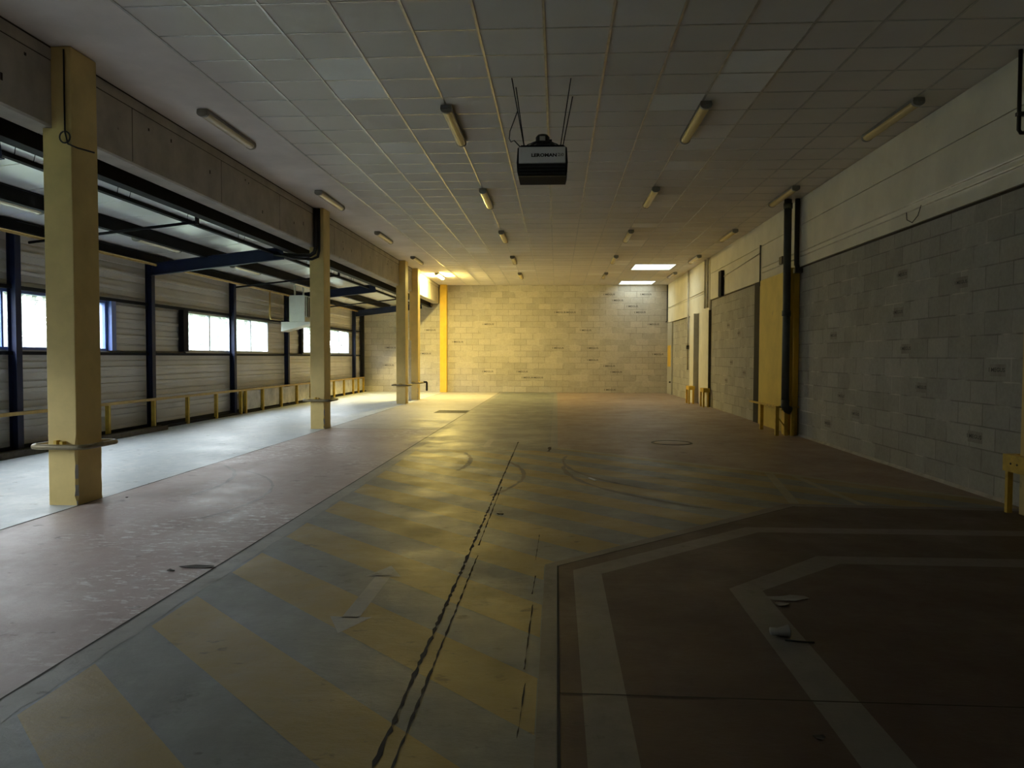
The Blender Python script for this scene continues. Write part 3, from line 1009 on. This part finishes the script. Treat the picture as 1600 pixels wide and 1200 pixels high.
for k, z in enumerate((0.03, 0.062, 0.095)):
    MB().bar((-0.24, -0.004, z), (0.24, -0.004, z), 0.022, 0.006).build('louvre', M['pipe'], t)
mb = MB()
for k, (r, z) in enumerate(((0.20, 0.335), (0.17, 0.37), (0.12, 0.395))):
    mb.tube([(r * math.cos(a * math.pi / 12), 0.22 + 0.9 * r * math.sin(a * math.pi / 12), z) for a in range(24)], 0.006, 6, closed=True)
for a in range(12):
    c, s = math.cos(a * math.pi / 6), math.sin(a * math.pi / 6)
    mb.tube([(0.21 * c, 0.22 + 0.19 * s, 0.328), (0.18 * c, 0.22 + 0.16 * s, 0.368), (0.06 * c, 0.22 + 0.05 * s, 0.40)], 0.005, 6)
mb.build('fan_guard', M['black'], t)
mo = MB().lathe([(0.0, 0.33), (0.07, 0.33), (0.075, 0.36), (0.075, 0.46), (0.055, 0.485), (0.0, 0.49)], (0, 0.22, 0)).build('motor', M['black'], t)
MB().box(-0.03, 0.03, 0.125, 0.15, 0.40, 0.45).build('terminal_box', M['grey_m'], mo)
MB().box(0.07, 0.10, 0.18, 0.25, 0.39, 0.43).build('terminal_box', M['black'], mo)
zt = CEIL - HZ
for (tx, ty), (bx, by) in (((-0.33, 0.14), (-0.19, 0.08)), ((0.30, 0.17), (0.19, 0.08)), ((-0.30, 0.42), (-0.19, 0.38)), ((0.33, 0.75), (0.20, 0.38))):
    MB().tube([(tx, ty, zt), ((tx + bx) / 2, (ty + by) / 2, (zt + 0.31) / 2), (bx, by, 0.31)], 0.0055, 6).build('hanging_rod', M['dsteel'], t)
MB().tube([(-0.265, 0.117, 0.72), (-0.30, 0.11, 0.62), (-0.345, 0.1, 0.50), (-0.352, 0.1, 0.42), (-0.335, 0.1, 0.385), (-0.30, 0.1, 0.40), (-0.24, 0.12, 0.34)], 0.006, 6).build('cable', M['black'], t)

# white heater hung beside the left wall
t = thing('unit_heater', (-7.42, 21.6, 2.45), 'white box heater with a wedge air deflector hung near the left wall', 'heater')
MB().bev(-0.23, 0.23, 0, 0.62, 0, 0.76, 0.02).build('casing', M['white_m'], t)
gr = MB().box(0.231, 0.245, 0.05, 0.57, 0.16, 0.72).build('grille', M['black'], t)
for k in range(3):
    MB().box(0.245, 0.27, 0.05 + 0.18 * k, 0.07 + 0.18 * k, 0.14, 0.74).build('blade', M['grey_m'], gr)
MB().prism([(-0.46, 0.0), (0.43, 0.0), (0.43, -0.03), (-0.46, -0.28)], 'y', 0, 0.6).build('deflector', M['white_m'], t)
MB().box(-0.15, -0.11, 0.2, 0.24, 0.76, roof_z(-7.55) - 2.45).build('hanger', M['white_m'], t)
MB().box(0.10, 0.14, 0.2, 0.24, 0.76, roof_z(-7.3) - 2.45).build('hanger', M['white_m'], t)
MB().box(-0.36, -0.235, 0.1, 0.5, 0.08, 0.70).build('side_box', M['dsteel'], t)

# ------------------------------------------------------------------ pipes, tray, cables of the left bay
tag(MB().tube([(-7.96, 6.0, 3.27), (-7.96, 31.0, 3.27)], 0.025, 8).build('gas_pipe', M['gas']), 'ochre pipe running along the top of the left cladding wall', 'pipe')
tag(MB().tube([(-7.90, 20.8, 3.24), (-7.90, 20.8, 2.6), (-7.92, 20.9, 2.5), (-7.92, 21.7, 2.5)], 0.022, 8).build('gas_pipe', M['gas']), 'short ochre pipe dropping to the white heater', 'pipe')
t = thing('cable_tray', (-5.6, 5.0, 3.485), 'long narrow cable tray hung under the left bay roof', 'cable tray')
MB().box(-0.03, 0.03, 0, 25.5, -0.004, 0.0).box(-0.03, -0.026, 0, 25.5, 0.0, 0.04).box(0.026, 0.03, 0, 25.5, 0.0, 0.04).build('tray', M['dsteel'], t)
for k in range(14):
    y = 0.8 + 1.85 * k
    hz = roof_z(-5.6) - 3.485
    MB().tube([(0.028, y, 0.02), (0.034, y + 0.02, hz * 0.5), (0.028, y, hz)], 0.0045, 5).build('hanger', M['dsteel'], t)
    MB().tube([(-0.02, y + 0.35, 0.02), (0.02, y + 0.35, hz * 0.6), (0.04, y + 0.33, hz)], 0.004, 5).build('hanger', M['dsteel'], t)
tag(MB().tube([(-4.735, 7.205, 4.40), (-4.735, 7.205, 3.62)] + [(-4.73 + 0.052 * math.sin(a * math.pi / 8), 7.195, 3.565 + 0.055 * math.cos(a * math.pi / 8)) for a in range(0, 17)] + [(-4.70, 7.195, 3.50), (-4.63, 7.23, 3.47), (-4.50, 7.3, 3.44)], 0.008, 8).build('cable', M['black']), 'black cable with a coiled loop on the nearest yellow column', 'cable')
tag(MB().tube([(-4.83, 15.195, 4.42), (-4.83, 15.195, 3.62), (-4.85, 15.18, 3.54), (-4.92, 15.14, 3.48), (-5.25, 15.0, 3.46), (-5.55, 14.9, 3.49)], 0.040, 10).tube([(-4.765, 15.215, 4.42), (-4.765, 15.215, 3.58), (-4.785, 15.19, 3.46), (-4.88, 15.12, 3.40), (-5.2, 14.95, 3.40), (-5.56, 14.85, 3.46)], 0.028, 10).build('cable_bundle', M['black']), 'thick black cables dropping beside the second yellow column', 'cables')

# ------------------------------------------------------------------ right wall: columns, panel, guards, pipes
t = thing('wall_column', (4.45, 14.8, 0), 'yellow pilaster beside the dark downpipe on the right wall', 'column')
MB().bev(-0.09, 0.107, 0, 0.36, 0, 3.165, 0.006).build('shaft', M['ybright'], t)
t = tag(MB().bev(XR - 0.08, XR - 0.002, 15.18, 17.35, 0, 3.165, 0.005).build('yellow_panel', M['panel_y']), 'tall yellow panel behind the dark downpipe on the right wall', 'panel')
t = tag(MB().box(XR - 0.05, XR - 0.002, 17.38, 17.92, 0, 3.165).build('steel_jamb', M['dsteel']), 'dark steel jamb beside the yellow panel on the right wall', 'jamb')
t = thing('wall_column', (4.45, 7.0, 0), 'yellow pilaster at the right edge of the view', 'column')
MB().bev(-0.09, 0.107, 0, 0.47, 0, 3.165, 0.006).build('shaft', M['ycol'], t)
t = thing('wall_column', (4.45, 23.1, 0), 'cream pilaster with dark front on the far right wall', 'column')
MB().bev(0.03, 0.107, 0, 1.5, 0, 2.875, 0.005).build('shaft', M['cream'], t)
MB().box(0.035, 0.107, -0.02, 0.0, 0, 2.875).build('shaded_front', M['iron'], t)  # dark sheet colours in the shade on the front, hall face stays lit
t = thing('wall_column', (4.45, 25.0, 0), 'grey fronted cream pilaster nearest the grey door', 'column')
MB().bev(-0.07, 0.107, 0, 0.7, 0, 2.875, 0.005).build('shaft', M['cream'], t)
MB().box(-0.07, 0.107, -0.02, 0.0, 0, 2.875).build('shaded_front', M['grey_m'], t)  # grey sheet colours in the shaded front of this pilaster

# guards
t = thing('column_guard', (4.39, 7.25, 0), 'yellow steel guard around the pilaster at the right edge', 'guard', 'guards of the right wall')
MB().box(-0.11, 0.165, -0.45, -0.435, 0.40, 0.56).box(-0.11, 0.165, 0.315, 0.33, 0.40, 0.56).box(-0.125, -0.11, -0.45, 0.33, 0.40, 0.56).box(-0.11, 0.165, 0.255, 0.315, 0.545, 0.56).box(-0.11, -0.05, -0.435, 0.255, 0.545, 0.56).build('top_plate', M['guard'], t)
for y in (-0.43, 0.27):
    MB().box(-0.108, -0.06, y, y + 0.044, 0, 0.545).build('leg', M['guard'], t)
bo = MB()
for y in (-0.3, -0.2, 0.1, 0.2):
    bo.lathe([(0.0, -0.008), (0.009, -0.006), (0.011, 0.0)], (-0.125, y, 0.48), 8, axis='x')
for x in (-0.03, 0.06):
    bo.lathe([(0.0, 0.008), (0.009, 0.006), (0.011, 0.0)], (x, 0.33, 0.48), 8, axis='y')
bo.build('bolt', M['iron'], t)
t = thing('column_guard', (4.2, 14.75, 0), 'yellow rail guard around the downpipe foot', 'guard', 'guards of the right wall')
MB().bar((-0.05, -0.05, 0.54), (-0.05, 1.95, 0.54), 0.06, 0.03).bar((-0.02, 0.0, 0.54), (0.36, 0.0, 0.54), 0.03, 0.04).build('top_rail', M['guard'], t)
MB().bar((0.06, 0.02, 0.485), (0.06, 1.5, 0.485), 0.04, 0.025).build('lower_rail', M['guard'], t)
for x, y in ((-0.05, -0.03), (-0.0, 1.25), (0.12, 0.0), (0.24, -0.02)):
    MB().box(x - 0.032, x + 0.032, y - 0.032, y + 0.032, 0, 0.53).build('leg', M['guard'], t)
MB().bar((-0.03, 0.0, 0.35), (0.22, 0.0, 0.02), 0.03, 0.02).build('brace', M['guard'], t)
for y, x, s in ((22.95, 4.36, 'yellow guard at the foot of the cream pilaster with dark front'), (24.62, 4.22, 'orange guard at the foot of the pilaster nearest the grey door')):
    t = thing('column_guard', (x, y, 0), s, 'guard', 'guards of the right wall')
    MB().box(-0.04, 0.15, -0.04, 0.5, 0.44, 0.56).build('top_plate', M['ybright'] if y > 24 else M['guard'], t)
    for a, b in ((-0.03, -0.02), (0.10, 0.0), (-0.03, 0.42)):
        MB().box(a - 0.022, a + 0.03, b - 0.022, b + 0.03, 0, 0.44).build('leg', M['ybright'] if y > 24 else M['guard'], t)

# pipes on the right
t = thing('downpipe', (4.295, 14.72, 0), 'thick dark downpipe from ceiling to guard on the right wall', 'pipe')
MB().tube([(0, 0, CEIL - 0.02), (0, 0, 2.0), (0, 0, 0.62)], 0.07, 16).build('shaft', M['pipe'], t)
MB().tube([(0, 0, 0.68), (0, 0, 0.56), (0.04, 0.0, 0.50), (0.1, 0.01, 0.47)], 0.078, 14).build('elbow', M['pipe'], t)
MB().lathe([(0.07, -0.05), (0.082, -0.05), (0.082, 0.05), (0.07, 0.05)], (0, 0, 2.3), 16).build('collar', M['pipe'], t)
MB().lathe([(0.07, -0.05), (0.082, -0.05), (0.082, 0.05), (0.07, 0.05)], (0, 0, 4.30), 16).build('collar', M['pipe'], t)
t = thing('drain_pipe', (4.45, 14.66, 3.1), 'shorter black pipe beside the thick downpipe, ending at the beam', 'pipe')
MB().tube([(0, 0, CEIL - 3.12), (0, 0, 0.12), (0.02, 0, 0.03), (0.06, 0.0, -0.02)], 0.045, 12).build('shaft', M['black'], t)
MB().tube([(0, 0.10, CEIL - 3.12), (0, 0.10, 0.1)], 0.018, 8).build('cable', M['black'], t)
MB().box(-0.04, 0.10, -0.06, 0.08, -0.05, 0.03).build('bracket', M['black'], t)
tag(MB().tube([(4.44, 14.78, 0.0), (4.44, 14.78, 3.05)], 0.014, 8).build('conduit', M['ybright']), 'thin yellow conduit on the pilaster beside the downpipe', 'conduit')
t = thing('vent_pipe', (4.43, 7.75, 3.62), 'thin black pipe hanging from the ceiling at the upper right', 'pipe')
MB().tube([(0, 0, CEIL - 3.63), (0, 0, 0.05), (0.02, 0, 0.02), (0.065, 0, 0.02)], 0.019, 10).build('shaft', M['black'], t)
MB().tube([(0.055, -0.03, 0.32), (0.055, -0.03, 0.03)], 0.006, 6).build('cable', M['black'], t)
MB().box(-0.025, 0.075, -0.03, 0.02, 0.18, 0.215).build('bracket', M['black'], t)
for z, s in ((3.43, 'upper of the two cables along the near cream beam'), (3.345, 'lower of the two cables along the near cream beam')):
    tag(MB().tube([(4.497, -2, z), (4.497, 14.6, z)], 0.011, 6).build('conduit', M['conduit']), s, 'cable')
tag(MB().tube([(4.49, 10.25, 3.345), (4.475, 10.2, 3.24), (4.475, 10.05, 3.18), (4.475, 9.9, 3.24), (4.49, 9.85, 3.36)], 0.006, 6).build('cable', M['black']), 'loose loop of thin cable on the near cream beam', 'cable')
tag(MB().tube([(4.48, 17.35, 3.95), (4.48, 17.35, 3.05)], 0.018, 8).build('conduit', M['pipe']), 'thin dark conduit on the beam above the yellow panel', 'conduit')
tag(MB().tube([(4.485, 17.45, 3.78), (4.485, 21.1, 3.66)], 0.012, 6).build('conduit', M['conduit']), 'pale conduit sloping along the middle cream beam', 'conduit')
for z, s in ((3.44, 'upper short dark cable between downpipe and yellow panel'), (3.33, 'lower short dark cable between downpipe and yellow panel')):
    tag(MB().tube([(4.49, 14.9, z), (4.49, 17.2, z)], 0.012, 6).build('conduit', M['conduit']), s, 'cable')
tag(MB().bev(4.43, 4.505, 15.55, 15.75, 3.33, 3.48, 0.01).build('junction_box', M['iron']), 'small dark junction box on the beam left of the downpipe', 'junction box')
tag(MB().bev(4.42, 4.505, 21.15, 21.5, 3.14, 3.83, 0.01).build('duct', M['dsteel']), 'dark upright duct piece on the middle cream beam', 'duct')
tag(MB().tube([(4.46, 23.2, 4.42), (4.46, 23.2, 2.95)], 0.03, 8).tube([(4.46, 23.6, 4.42), (4.46, 23.6, 2.95)], 0.03, 8).build('conduit', M['conduit']), 'pair of pale upright pipes where the cream beam steps down', 'pipe')
t = thing('conduit', (4.45, 26.5, 0), 'pale pipe running down the far right wall past the pilaster', 'pipe')
MB().tube([(0, 0, 4.42), (0, 0, 1.05)], 0.03, 8).build('shaft', M['conduit'], t)
MB().box(-0.04, 0.04, -0.06, 0.06, 1.75, 1.88).build('valve', M['black'], t)
tag(MB().tube([(4.485, 23.75, 3.50), (4.485, 31.4, 3.47)], 0.012, 6).build('conduit', M['conduit']), 'pale conduit along the deeper far beam', 'conduit')
tag(MB().tube([(4.47, 31.6, 4.40), (4.47, 31.6, 2.95), (4.42, 31.6, 2.9)], 0.02, 8).build('conduit', M['dsteel']), 'dark thin pipe in the far right corner of the back wall', 'pipe')

# door at the far right
t = thing('door_1', (XR, 30.55, 0), 'tall grey steel door with a yellow patch in the far right corner', 'door', None, 'structure')
MB().bev(-0.06, -0.002, 0, 1.15, 0, 2.86, 0.006).build('door_leaf', M['door_grey'], t)
MB().box(-0.066, -0.06, 0.18, 1.0, 1.1, 1.95).build('yellow_patch', M['ybright'], t)
MB().bev(-0.12, -0.06, 0.12, 0.22, 0.46, 0.52, 0.01).build('door_handle', M['black'], t)

# ------------------------------------------------------------------ things on the floor
t = thing('manhole_cover', (1.98, 13.3, 0), 'round iron manhole cover in the brown floor on the right', 'manhole cover')
MB().lathe([(0.0, 0.004), (0.29, 0.004), (0.30, 0.002), (0.30, 0.0)], (0, 0, 0), 40).build('lid', M['brown'], t)
MB().lathe([(0.31, 0.0), (0.315, 0.007), (0.345, 0.007), (0.355, 0.0)], (0, 0, 0), 40).build('rim', M['iron'], t)
t = thing('drain_grate', (-2.78, 20.35, 0), 'dark rectangular floor grate left of the lane', 'grate')
MB().box(-0.43, 0.43, -0.46, -0.43, 0, 0.006).box(-0.43, 0.43, 0.43, 0.46, 0, 0.006).box(-0.43, -0.40, -0.43, 0.43, 0, 0.006).box(0.40, 0.43, -0.43, 0.43, 0, 0.006).build('rim', M['iron'], t)
gb = MB().box(-0.40, 0.40, -0.43, 0.43, 0.001, 0.003)
for k in range(14):
    gb.box(-0.40, 0.40, -0.40 + 0.06 * k, -0.38 + 0.06 * k, 0.003, 0.006)
gb.build('grating', M['black'], t)


def scrap(name, x, y, s, mat, label, cat, seed, hgt=0.012, sx=1.0):
    rnd = random.Random(seed)
    bm = bmesh.new()
    n = 9
    top = []
    for k in range(n):
        a = 2 * math.pi * k / n
        r = s * rnd.uniform(0.6, 1.1)
        top.append(bm.verts.new((sx * r * math.cos(a), 0.7 * r * math.sin(a), rnd.uniform(0.0025, hgt))))
    bot = [bm.verts.new((v.co.x * 0.9, v.co.y * 0.9, 0.002)) for v in top]
    bm.faces.new(top)
    bm.faces.new(bot[::-1])
    for k in range(n):
        bm.faces.new((bot[k], bot[(k + 1) % n], top[(k + 1) % n], top[k]))
    mb = MB()
    mb.bm(bm)
    return tag(mb.build(name, mat, None, (x, y, 0)), label, cat)


scrap('paint_flake', -2.47, 5.16, 0.06, M['iron'], 'dark flake of torn floor coating beside the lane edge', 'scrap', 3, 0.012, 2.4)
scrap('paint_flake', -2.62, 5.05, 0.035, M['iron'], 'smaller dark flake beside the torn floor coating', 'scrap', 4)
scrap('paper_scrap', 1.42, 4.72, 0.09, M['paper'], 'scrap of pale paper at the inner corner of the third white line', 'paper', 5, 0.008, 1.5)
scrap('paper_scrap', 1.34, 4.60, 0.05, M['paper'], 'smaller pale scrap just before the paper scrap at the line corner', 'paper', 6)
scrap('stone_chip', -4.43, 7.65, 0.018, M['iron'], 'tiny dark chip on the floor right of the nearest column', 'chip', 8)
scrap('stone_chip', 1.02, 2.98, 0.03, M['iron'], 'small dark chip on the dark red floor near the bottom edge', 'chip', 9)
scrap('stone_chip', 4.05, 6.63, 0.05, M['iron'], 'dark fleck on the white line by the right edge guard', 'chip', 10, 0.006)
scrap('stone_chip', -0.52, 7.1, 0.04, M['black'], 'dark debris beside the cracked lane joint', 'chip', 11)
t = thing('crushed_cup', (1.175, 4.08, 0.0), 'crushed pale paper cup lying on the third white line', 'cup')
mb = MB()
pr = []
for k in range(14):
    a = 2 * math.pi * k / 14
    pr.append((math.cos(a), math.sin(a)))
vs = []
for yy, r, sq in ((-0.04, 0.026, 0.75), (0.0, 0.03, 0.6), (0.05, 0.036, 0.85)):
    vs += [(yy, c * r * 1.15, 0.028 * sq + s * r * sq + 0.004) for c, s in pr]
mb.add(vs, [(i * 14 + j, i * 14 + (j + 1) % 14, (i + 1) * 14 + (j + 1) % 14, (i + 1) * 14 + j) for i in range(2) for j in range(14)] + [list(range(14))], 0, True)
mb.build('body', M['paper'], t)
mb = MB().tube([(0.05, c * 0.042, 0.028 * 0.85 + s * 0.031 + 0.004) for c, s in pr], 0.003, 6, closed=True)
mb.build('rim', M['paper'], t)
tag(MB().tube([(1.19, 4.01, 0.005), (1.25, 3.99, 0.006), (1.33, 3.985, 0.005)], 0.005, 6).build('straw', M['black']), 'dark thin straw lying beside the crushed cup', 'straw')
tag(MB().bar((0.40, 9.30, 0.006), (0.47, 9.12, 0.006), 0.03, 0.008).build('paper_strip', M['white_m']), 'small white strip lying on the hatched floor', 'paper')

# ------------------------------------------------------------------ outside: turf bank, undergrowth and trees
g = MB().add([(XL - 0.3, -30, -0.2), (XL - 0.3, 60, -0.2), (XL - 5, 60, 0.0), (XL - 5, -30, 0.0), (XL - 18, 60, 2.2), (XL - 18, -30, 2.2), (XL - 40, 60, 2.4), (XL - 40, -30, 2.4)],
             [(0, 3, 2, 1), (3, 5, 4, 2), (5, 7, 6, 4)])
tag(g.build('terrain', M['turf']), 'grassy bank outside the left windows', 'ground', kind='structure')


def leaves(mb, c, r, n, rnd, s=0.16):
    for _ in range(n):
        d = Vector((rnd.gauss(0, 1), rnd.gauss(0, 1), rnd.gauss(0, 1))).normalized() * r * rnd.random() ** 0.4
        p = Vector(c) + Vector((d.x, d.y, d.z * 0.9))
        u = Vector((rnd.gauss(0, 1), rnd.gauss(0, 1), rnd.gauss(0, 1))).normalized()
        w = u.orthogonal().normalized()
        q = u.cross(w)
        k = s * rnd.uniform(0.6, 1.3)
        mb.add([p + w * k, p + q * k * 0.5, p - w * k, p - q * k * 0.5], [(0, 1, 2, 3)])


rnd = random.Random(21)
un = MB()
for i in range(2600):
    y = rnd.uniform(-14, 52)
    x = XL - rnd.uniform(6.0, 10.5)
    leaves(un, (x, y, 0.3 + (-(x - XL) - 5) * 0.17 + rnd.uniform(0, 1) ** 0.8 * 3.3), 0.55, 9, rnd, 0.24)
tag(un.build('undergrowth', M['leaf']), 'pale green thicket on the bank outside the left windows', 'thicket', kind='stuff')
for i in range(12):
    y = 10 + i * 3.3 + rnd.uniform(-0.5, 0.5)
    x = XL - rnd.uniform(4.0, 4.6)
    z = max(0, (-(x - XL) - 5) * 0.17) - 0.1
    t = thing('tree', (x, y, z), 'pale slender tree standing outside the left windows', 'tree', 'trees outside the left windows')
    lean = rnd.uniform(-0.5, 0.5)
    h = rnd.uniform(5, 7)
    mb = MB().tube([(0, 0, 0), (0.03, lean * 0.4, h * 0.4), (0.0, lean, h)], [0.10, 0.075, 0.02], 7)
    for k in range(7):
        a = rnd.choice((1.57, -1.57)) + rnd.uniform(-0.5, 0.5)
        zz = rnd.uniform(1.0, h * 0.85)
        ln = rnd.uniform(0.8, 1.8)
        mb.tube([(0, lean * zz / h, zz), (0.5 * ln * math.cos(a), lean * zz / h + 0.5 * ln * math.sin(a), zz + 0.5 * ln), (0.8 * ln * math.cos(a), lean * zz / h + 0.8 * ln * math.sin(a), zz + ln)], [0.035, 0.022, 0.008], 5)
    mb.build('trunk', M['bark'], t)
    cr = MB()
    for k in range(10):
        leaves(cr, (rnd.uniform(-0.5, 0.5), lean + rnd.uniform(-0.6, 0.6), rnd.uniform(3.0, h)), 0.5, 12, rnd, 0.13)
    cr.build('foliage', M['leaf'], t)
